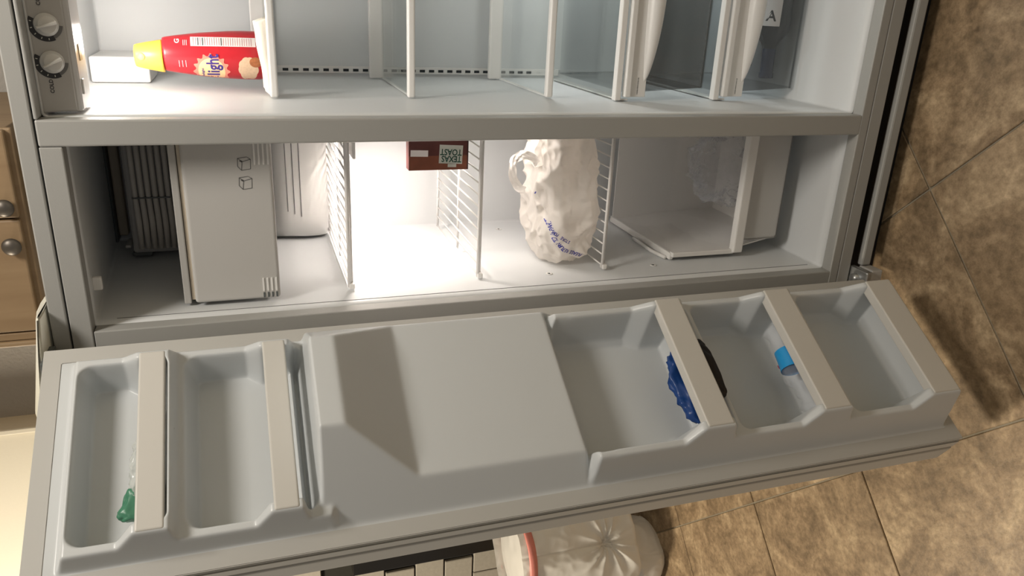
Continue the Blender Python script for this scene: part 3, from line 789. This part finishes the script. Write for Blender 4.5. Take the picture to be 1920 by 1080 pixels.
def polar(rf, x, z, mm, nm, off, n=112, m=12, squash=1.0):
    vs, fs = [Vector((0, 0, 0))], []
    for k in range(n):
        a = 2 * math.pi * k / n
        for q in range(1, m + 1): vs.append(Vector((math.cos(a) * rf(a) * q / m, math.sin(a) * rf(a) * q / m * squash, 0)))
    for k in range(n):
        k2 = (k + 1) % n; fs.append((0, 1 + k * m, 1 + k2 * m))
        for q in range(m - 1): fs.append((1 + k * m + q, 2 + k * m + q, 2 + k2 * m + q, 1 + k2 * m + q))
    place(vs, fs, (x + .03, 0.10, z), (1, 0, 0), (0, 0, 1), M[mm], nm, cb, bv, RAY, off)
polar(lambda a: .0285 + .0055 * abs(math.cos(8 * a)) ** 3, .078, CZ + .108, 'sunhalo', 'sunburst_print', .0006, 160)
polar(lambda a: .0245, .078, CZ + .108, 'sun', 'sun_print', .0010)
vs, fs = text_tris('Delight', .032); place(vs, fs, (.076 + .03, 0.10, CZ + .104), (1, 0, 0), (0, 0, 1), M['purple'], 'lettering', cb, bv, RAY, .0015, sx=.72)
vs, fs = text_tris('delight', .006); place(vs, fs, (.076 + .03, 0.10, CZ + .124), (1, 0, 0), (0, 0, 1), M['purple'], 'lettering', cb, bv, RAY, .0015, bm=None)
polar(lambda a: .0205 + .0016 * abs(math.sin(4.5 * a)), .084, CZ + .040, 'icecream', 'ice_cream_print', .0008, 120, 12, .86)
polar(lambda a: .0095, .096, CZ + .026, 'waffle', 'waffle_print', .0011, 60, 8, 1.2)
deco(.0175, .118, lambda x, y: True, .1335, CZ + .083, 'labelwhite', 'nutrition_panel', .0007, 8)
for k in range(26):
    z = CZ + .137 - k * .0042
    wd = .0145 if k % 5 else .0150
    deco(wd, .0009 if k not in (2, 4, 12) else .0022, lambda x, y: True, .1335, z, 'labelpink' if k not in (2, 4, 12) else 'printgrey', 'fine_print', .0012, 6)
vs, fs = text_tris('G', .012); place(vs, fs, (.134 + .03, .10, CZ + .166), (1, 0, 0), (0, 0, 1), M['labelwhite'], 'lettering', cb, bv, RAY, .0010)
for k in range(3):
    deco(.010, .0007, lambda x, y: True, .131, CZ + .155 - k * .003, 'labelwhite', 'fine_print', .0012, 5)
    deco(.012, .0007, lambda x, y: True, .092, CZ + .165 - k * .006, 'labelwhite', 'fine_print', .0012, 5)

# --- cream napkin in front of it
P = []
for i in range(48):
    row = []
    for j in range(24):
        t = i / 47; x = 0.046 + 0.142 * t; y = 0.232 + 0.06 * j / 23
        e = min(1, min(i, 47 - i) / 3, min(j, 23 - j) / 2)
        z = 1.1800 + 0.003 + e * (0.010 + 0.015 * t ** 1.3 + .004 * noise.noise(Vector((x * 22, y * 26, .3))))
        row.append((x + .003 * noise.noise(Vector((x * 30, y * 30, 4))), y + .004 * noise.noise(Vector((x * 18, 2, 4))), z))
    P.append(row)
nk = from_bm('folded_napkin', grid_mesh(P), M['napkin'], None, True)
md = nk.modifiers.new('s', 'SOLIDIFY'); md.thickness = 0.004; md.offset = -1
tag(nk, 'crumpled cream paper napkin lying at the front edge of the top glass shelf', 'napkin')

# --- frozen bread box, standing on end on the middle wire shelf
bb = box('bread_box', (-0.0955, 0.195, 0.8035), (-0.006, 0.222, 0.9275), M['boxred'], None, 0.0008)
tag(bb, 'dark red frozen garlic bread carton standing on end on the middle wire shelf', 'box')
yb_ = 0.1944
box('lower_print', (-0.0950, yb_ - .0001, 0.8045), (-0.066, yb_ + .0006, 0.9265), M['boxorange'], bb)
box('end_stripe', (-0.0950, yb_ - .0004, 0.8036), (-0.0335, yb_ + .0003, 0.8062), M['boxdark'], bb)
vs = [Vector(p) for p in ((-.0245, -.0190, 0), (.0245, -.0190, 0), (.0245, .0190, 0), (-.0245, .0190, 0))]
place(vs, [(0, 1, 2, 3)], (-0.0635, yb_ - .0006, 0.8405), (0.05, 0, 1), (-1, 0, 0.05), M['label'], 'title_label', bb)
vs, fs = text_tris('TEXAS', .0175); place(vs, fs, (-0.0725, yb_ - .0012, 0.8395), (0.05, 0, 1), (-1, 0, 0.05), M['green'], 'lettering', bb, sx=.82)
vs, fs = text_tris('TOAST', .0175); place(vs, fs, (-0.0585, yb_ - .0012, 0.8405), (0.05, 0, 1), (-1, 0, 0.05), M['green'], 'lettering', bb, sx=.82)
vs = [Vector(p) for p in ((-.018, -.0065, 0), (.018, -.0065, 0), (.018, .0065, 0), (-.018, .0065, 0))]
place(vs, [(0, 1, 2, 3)], (-0.0605, yb_ - .0006, 0.9060), (0.03, 0, 1), (-1, 0, .03), M['labelwhite'], 'price_sticker', bb)
place([v * .5 for v in vs], [(0, 1, 2, 3)], (-0.0865, yb_ - .0005, 0.838), (0.03, 0, 1.4), (-1, 0, .03), M['label'], 'banner_print', bb)

# --- white grocery bag on the lowest wire shelf
def rnoise(v, s, seed):
    v = Vector(v) * s + Vector((seed, seed * 1.7, -seed)); return (1 - abs(noise.noise(v)) * 2.2)
def blob(c, rad, amp, seed, nu=120, nv=70, power=0.8, freq=14, shape=None):
    P = []
    for i in range(nu):
        a = 2 * math.pi * i / nu; row = []
        for j in range(nv):
            b = -math.pi / 2 + math.pi * j / (nv - 1)
            sg = lambda t: math.copysign(abs(t) ** power, t)
            p = Vector((sg(math.cos(b)) * sg(math.cos(a)), sg(math.cos(b)) * sg(math.sin(a)), sg(math.sin(b))))
            q = Vector((p.x * rad[0], p.y * rad[1], p.z * rad[2]))
            if shape: q = Vector(shape(q, p))
            nrm_ = p.normalized()
            k = amp * (rnoise(q, freq, seed) - .5) + amp * .55 * (rnoise(q, freq * 2.4, seed + 3) - .5) + amp * .36 * (rnoise(q, freq * 5, seed + 5) - .5)
            q = q + nrm_ * k * min(1, math.cos(b) * 3 + .3)
            row.append(Vector(c) + q)
        P.append(row)
    return grid_mesh(P, True)
gb = empty('grocery_bag', (-0.16, 0.22, 0.5195), 'crinkled white plastic grocery bag with blue lettering on the lowest wire shelf', 'bag')
def bshape(q, p):
    u = max(0, min(1, (q.x + .15) / .29))
    up_ = 1.0 + 0.06 * sstep1(u, .60, .95)
    z = q.z * (up_ if q.z > 0 else 1.0)
    k = (p.z + 1) / 2
    return (q.x - .006 + .010 * k * (1 - u), q.y * (1 - .25 * k), z)
def sstep1(x, a, b):
    t = max(0, min(1, (x - a) / (b - a))); return t * t * (3 - 2 * t)
gbody = from_bm('bag_body', blob((-0.155, 0.225, 0.584), (0.149, 0.106, 0.064), 0.017, 2.3, 200, 110, .5, 8.5, bshape), M['bag'], gb, True)
for v in gbody.data.vertices:
    if v.co.z < 0.5205: v.co.z = 0.5205
    v.co.x = min(max(v.co.x, -0.305), -0.004)
# gathered mouth with ruffles
P = []
for i in range(90):
    a = 2 * math.pi * i / 90; row = []
    for j in range(16):
        t = j / 15; r = .044 - .018 * t + .012 * t * t + .006 * math.sin(a * 7 + 2 * t) * t + .006 * noise.noise(Vector((math.cos(a) * 2, math.sin(a) * 2, t * 3)))
        row.append(Vector((-0.060 + r * 1.0 * math.cos(a) * .9, 0.215 + r * math.sin(a), 0.606 + .052 * t + .006 * math.sin(3 * a))))
    P.append(row)
mouth = from_bm('bag_mouth', grid_mesh(P, True), M['bag'], gb, True)
for v in mouth.data.vertices: v.co.x = min(v.co.x, -0.004)
# handle loop on the left of the mouth
P = []
for i in range(40):
    t = i / 39; a = math.radians(-60 + 250 * t)
    c = Vector((-0.095 + .036 * math.cos(a), 0.150 + .01 * math.sin(a * 2), 0.694 + .027 * math.sin(a)))
    wv = .010 + .010 * abs(t - .5) * 2
    row = []
    for j in range(7):
        s = j / 6 - .5; row.append(c + Vector((math.cos(a) * s * wv, .018 * s + .003 * math.sin(j * 2.1 + i * .8), math.sin(a) * s * wv)))
    P.append(row)
hd = from_bm('bag_handle', grid_mesh(P), M['bag'], gb, True)
gv = bvh_of(gbody)
def arc_text(s, pts, size):
    """letters along a polyline on the bag's front, letter tops towards the outside"""
    pts = [Vector(p) for p in pts]; L = [0]
    for a, b in zip(pts, pts[1:]): L.append(L[-1] + (b - a).length)
    bm = bmesh.new()
    for k, ch in enumerate(s):
        if ch == ' ': continue
        d = L[-1] * (k + .5) / len(s); i = max(j for j in range(len(L)) if L[j] <= d); i = min(i, len(pts) - 2)
        t = (d - L[i]) / (L[i + 1] - L[i]); p = pts[i].lerp(pts[i + 1], t); r = (pts[i + 1] - pts[i]).normalized()
        vs, fs = text_tris(ch, size); up = Vector((-r.z, 0, r.x))
        place(vs, fs, p, r, up, None, '', None, gv, (0, 1, 0), .0012, sx=.85, bm=bm)
    bmesh.ops.delete(bm, geom=[v for v in bm.verts if not v.link_faces], context='VERTS')
    me = bpy.data.meshes.new('lettering'); bm.to_mesh(me); bm.free(); return link('lettering', me, M['blueink'], gb)
ARC = [(-0.281, 0.02, 0.556), (-0.272, 0.02, 0.580), (-0.263, 0.02, 0.602), (-0.241, 0.02, 0.622), (-0.212, 0.02, 0.632), (-0.196, 0.02, 0.635)]
arc_text('PLEASE RETURN TO A PARTI', ARC, .0118)
arc_text('STORE FOR', [(-0.247, 0.02, 0.590), (-0.238, 0.02, 0.606), (-0.222, 0.02, 0.630)], .0100)
vs, fs = grid_shape(.006, .007, lambda x, y: True, 4)
place([Vector((a, b, 0)) for a, b in vs], fs, (-0.150, 0.02, 0.655), (1, 0, 0), (0, 0, 1), M['blueink'], 'square_mark', gb, gv, (0, 1, 0), .0012)

# --- clear bags lying in the basket
pb = from_bm('plastic_bag', blob((-0.110, 0.235, 0.150), (0.092, 0.060, 0.085), 0.022, 5.1, 110, 60, .8, 22), M['clearfilm'], None, True)
for v in pb.data.vertices: v.co.z = max(v.co.z, .058); v.co.x = min(v.co.x, -0.030); v.co.y = max(v.co.y, .158)
tag(pb, 'crumpled clear plastic bag lying in the white freezer basket', 'bag')

# --- wine bottle and amber bottle in the lower drawer (lying, necks to the left)
wb = empty('wine_bottle', (0.26, 0.235, 0.062), 'dark wine bottle with a cream label lying in the lower crisper drawer', 'bottle')
AX = Vector((-1, -0.06, 0.0)).normalized(); WC = Vector((0.390, 0.284, 0.0585))
wp = [(0, 0), (0, .034), (.004, .041), (.185, .041), (.198, .038), (.211, .030), (.222, .0205), (.232, .016), (.250, .0145)]
wbody = lathe('glass_body', WC, AX, wp, M['wine'], wb, 48)
lathe('neck_foil', WC, AX, [(.236, .0158), (.29, .0148), (.292, .0163), (.302, .0163), (.303, .014), (.303, 0)], M['foil'], wb, 32)
wv = bvh_of(wbody)
vs, fs = grid_shape(.085, .044, lambda x, y: True, 20)
place([Vector((a, b, 0)) for a, b in vs], fs, (.2475, .0, .2690), (1, 0, 0), (0, .72, .69), M['labelwhite'], 'bottle_label', wb, wv, (0, .80, -.6), .0006)
vs, fs = text_tris('A', .032); place(vs, fs, (.226, 0, .2675), (0, -.55, -.69), (1, 0, 0), M['print'], 'label_emblem', wb, wv, (0, .80, -.6), .0010)
ab = empty('amber_bottle', (0.26, 0.33, 0.055), 'amber glass bottle with a gold label lying behind the dark wine bottle', 'bottle')
AC = Vector((0.39, 0.366, 0.056)); AX2 = Vector((-1, -0.02, 0)).normalized()
lathe('glass_body', AC, AX2, [(0, 0), (0, .026), (.004, .031), (.15, .031), (.175, .026), (.20, .015), (.26, .0125), (.262, .0145), (.276, .0145), (.277, 0)], M['amber'], ab, 40)
lathe('gold_label', AC, AX2, [(.05, .0312), (.05, .0316), (.135, .0316), (.135, .0312)], M['amberlabel'], ab, 40)
lathe('bottle_cap', AC, AX2, [(.262, .0150), (.262, .0165), (.282, .0165), (.283, 0)], M['black'], ab, 30)

# --- things in the freezer door bins (built in the door's own directions)
def dblob(name, c, rad, amp, seed, mt, parent, power=.8, freq=20, nu=60, nv=36, tilt=None, zfloor=None):
    bm = blob((0, 0, 0), rad, amp, seed, nu, nv, power, freq)
    for v in bm.verts:
        p = v.co.copy()
        if tilt: p.z += tilt * p.x
        if zfloor is not None: p.z = max(p.z, zfloor - c[2])
        v.co = dX(c[0] + p.x, c[1] + p.y, c[2] + p.z)
    return from_bm(name, bm, M[mt], parent, True)
o = dblob('gel_pack', (0.232, 0.047, 0.507), (0.086, 0.010, 0.038), 0.010, 1.1, 'navy', None, .7, 16, tilt=-.03, zfloor=.472)
tag(o, 'dark blue gel pack leaning behind the middle bar of the freezer door', 'gel pack')
o = dblob('black_pouch', (0.210, 0.078, 0.482), (0.060, 0.009, 0.016), 0.005, 3.3, 'black', None, .7, 22, zfloor=.4705)
for v in o.data.vertices: pass
tag(o, 'black pouch showing beneath the middle bar of the freezer door', 'pouch')
wr = empty('water_bottle', dX(0.20, 0.05, 0.24), 'crushed clear water bottle with a blue wrapper behind the fourth door bar', 'bottle')
c0 = (0.200, 0.052, 0.292)
bm = bmesh.new()
pts = []; rad = []
for k in range(26):
    t = k / 25; s = 0.125 + 0.185 * t
    pts.append(dX(s, 0.050 + .003 * math.sin(9 * t), 0.289 + .004 * math.sin(14 * t))); rad.append(0.020 + .0035 * math.sin(t * 34) * (1 if t > .55 or t < .25 else .2))
rad[0] = .008; rad[1] = .014; rad[-1] = .010
add_tube(bm, pts, rad, 18); from_bm('bottle_body', bm, M['clearfilm'], wr, True)
bm = bmesh.new(); add_tube(bm, [dX(s, 0.050, 0.289 + .003 * math.sin(s * 60)) for s in (0.180, 0.195, 0.210, 0.222)], [.0225, .0232, .0228, .0230], 22, False); from_bm('wrapper', bm, M['skyblue'], wr, True)
bm = bmesh.new(); add_lathe(bm, dX(0.205, 0.050, 0.289) + Vector((0, 0, .017)) + NN * -0.0155, Vector((0, 0, 1)) - NN, [(0.0, 0), (0.0, .0042), (.0012, .0036), (.0012, 0)], 16); from_bm('wrapper_mark', bm, M['inkred'], wr)
g2 = empty('package', dX(0.25, 0.03, 1.38), 'clear package with a green label behind the topmost door bar', 'package')
a_ = dblob('clear_wrap', (0.225, 0.025, 1.393), (0.085, 0.016, 0.030), 0.008, 6.1, 'clearfilm2', g2, .8, 26, tilt=.13, zfloor=1.366)
b_ = dblob('green_label', (0.286, 0.026, 1.408), (0.026, 0.010, 0.028), 0.005, 7.7, 'palegreen', g2, .6, 30, tilt=.2, zfloor=1.367)

# ================================================================== AROUND THE REFRIGERATOR
# upper cabinet with two doors
uc = empty('upper_cabinet', (-0.2, 0.5, 1.66), 'pale maple upper cabinet with two doors above the refrigerator', 'cabinet')
box('carcass', (-0.425, 0.272, 1.640), (-0.014, 0.755, 2.25), M['wood'], uc, 0.002)
box('frame_rail', (-0.432, 0.262, 1.630), (-0.014, 0.274, 1.652), M['wood'], uc, 0.003)
for (x0, x1, kx) in ((-0.176, -0.016, -0.1535), (-0.402, -0.180, -0.2265)):
    d = box('cabinet_door', (x0, 0.250, 1.640), (x1, 0.270, 2.22), M['wood'], uc, 0.003)
    lathe('knob', (kx, 0.250, 1.657), (0, -1, 0), [(0, 0), (0, .006), (.008, .006), (.011, .0155), (.015, .0165), (.019, .0135), (.0195, .0125), (.021, .0110), (.0225, 0)], M['knob'], d, 32)
box('end_panel', (-0.420, 0.252, 1.640), (-0.405, 0.272, 2.22), M['wood'], uc, 0.002)
box('light_rail', (-0.432, 0.246, 1.632), (-0.421, 0.274, 2.24), M['wood'], uc, 0.003)
# olive box on top of the refrigerator at the far right
# white trash bag behind the open door
tb = empty('trash_bag', (-1.70, 0.86, FL), 'knotted white trash bag with a pink drawstring standing on the tiled floor', 'trash bag')
TC = Vector((-1.69, 0.83, 0))
P = []
nu, nv = 260, 130
A0 = math.radians(-54)
for i in range(nu):
    a = 2 * math.pi * i / nu; row = []
    for j in range(nv):
        t = j / (nv - 1); z = FL + 0.004 + 0.585 * t
        lobe = .5 + .5 * math.tanh((t - .215) / .03)
        r = (.128 + .012 * math.sin(math.pi * min(1, t / .22))) * (1 - lobe) + (.198 + .012 * math.sin(math.pi * t) - .03 * max(0, t - .6)) * lobe
        r -= .022 * math.exp(-((t - .215) / .022) ** 2)
        if t < .05: r *= .80 + .20 * math.sqrt(t / .05)
        da = (a - A0 + math.pi) % (2 * math.pi) - math.pi
        u_, w_ = da * .19, z - .118
        dist = math.hypot(u_, w_); ang = math.atan2(w_, u_)
        star = -.030 * math.exp(-(dist / .028) ** 2) + .0075 * (1 - 2 * abs(math.sin(ang * 5.5 + .6 * math.sin(3 * ang)))) * math.exp(-((dist - .04) / .085) ** 2)
        seam = -.005 * math.exp(-(u_ / .004) ** 2) * (1 if z > .12 else .4)
        soft = .007 * math.cos(a * 5 + 4 * t) + .010 * (rnoise((math.cos(a) * .2, math.sin(a) * .2, z), 8, 4.4) - .5) + .0035 * (rnoise((math.cos(a) * .2, math.sin(a) * .2, z), 30, 8.4) - .5) * .4
        r += star + seam + soft
        cx_ = Vector((-.075 * (1 - lobe), -.030 * (1 - lobe), 0))
        row.append(TC + cx_ + Vector((r * math.cos(a), r * math.sin(a), z)))
    P.append(row)
tbo = from_bm('bag_body', grid_mesh(P, True), M['trashbag'], tb, True)
# folded-over top
P2 = [[TC + Vector(((.199 + .007 * math.cos(a * 5 + 4) - dr) * math.cos(a), (.199 + .007 * math.cos(a * 5 + 4) - dr) * math.sin(a), z)) for dr, z in ((.006, .388), (-.003, .392), (-.004, .414), (.001, .418), (.008, .417))]
      for a in [2 * math.pi * i / 120 for i in range(120)]]
from_bm('drawstring', grid_mesh(P2, True), M['pink'], tb, True)
bm = bmesh.new(); add_lathe(bm, TC + Vector((0, 0, .405)), (0, 0, 1), [(.024, 0), (.022, .08), (.012, .15), (.0, .186)], 40); from_bm('bag_top', bm, M['trashbag'], tb, True)

# black panelled appliance and pale brick wall at the far left
bp = box('black_appliance', (-2.065, 1.30, FL), (-1.30, 1.75, 0.95), M['blackglass'], None, 0.004)
tag(bp, 'tall black appliance standing behind the open freezer door', 'appliance')
box('toe_plate', (-2.05, 1.285, FL + .002), (-1.32, 1.30, FL + .08), M['blackglass'], bp, 0.002)
bw = struct(box('wall_left', (-3.3, 1.42, FL), (-2.075, 1.5, 2.3), M['mortar']))
brm = {}
rb = random.Random(11)
BW_, BH_ = 0.19, 0.135
for r_ in range(10):
    z = 0.26 + r_ * BH_
    for c_ in range(6):
        x = -2.075 - (c_ + (r_ % 2) * .5) * BW_
        if x - BW_ < -3.28: continue
        x1 = min(x, -2.077); 
        key = round(x1 - (x - BW_), 3)
        if key not in brm:
            bm = bmesh.new(); add_box(bm, (-(key) + .004, -.018, .004), (-.001, .0, BH_ - .003), .003, 1)
            me = bpy.data.meshes.new('brick'); bm.to_mesh(me); bm.free(); me.materials.append(M['brick']); brm[key] = me
        o = bpy.data.objects.new('brick', brm[key]); COL.objects.link(o); o.parent = bw; o.location = (x1, 1.42 - rb.random() * .003, z)
bpy.context.view_layer.update()
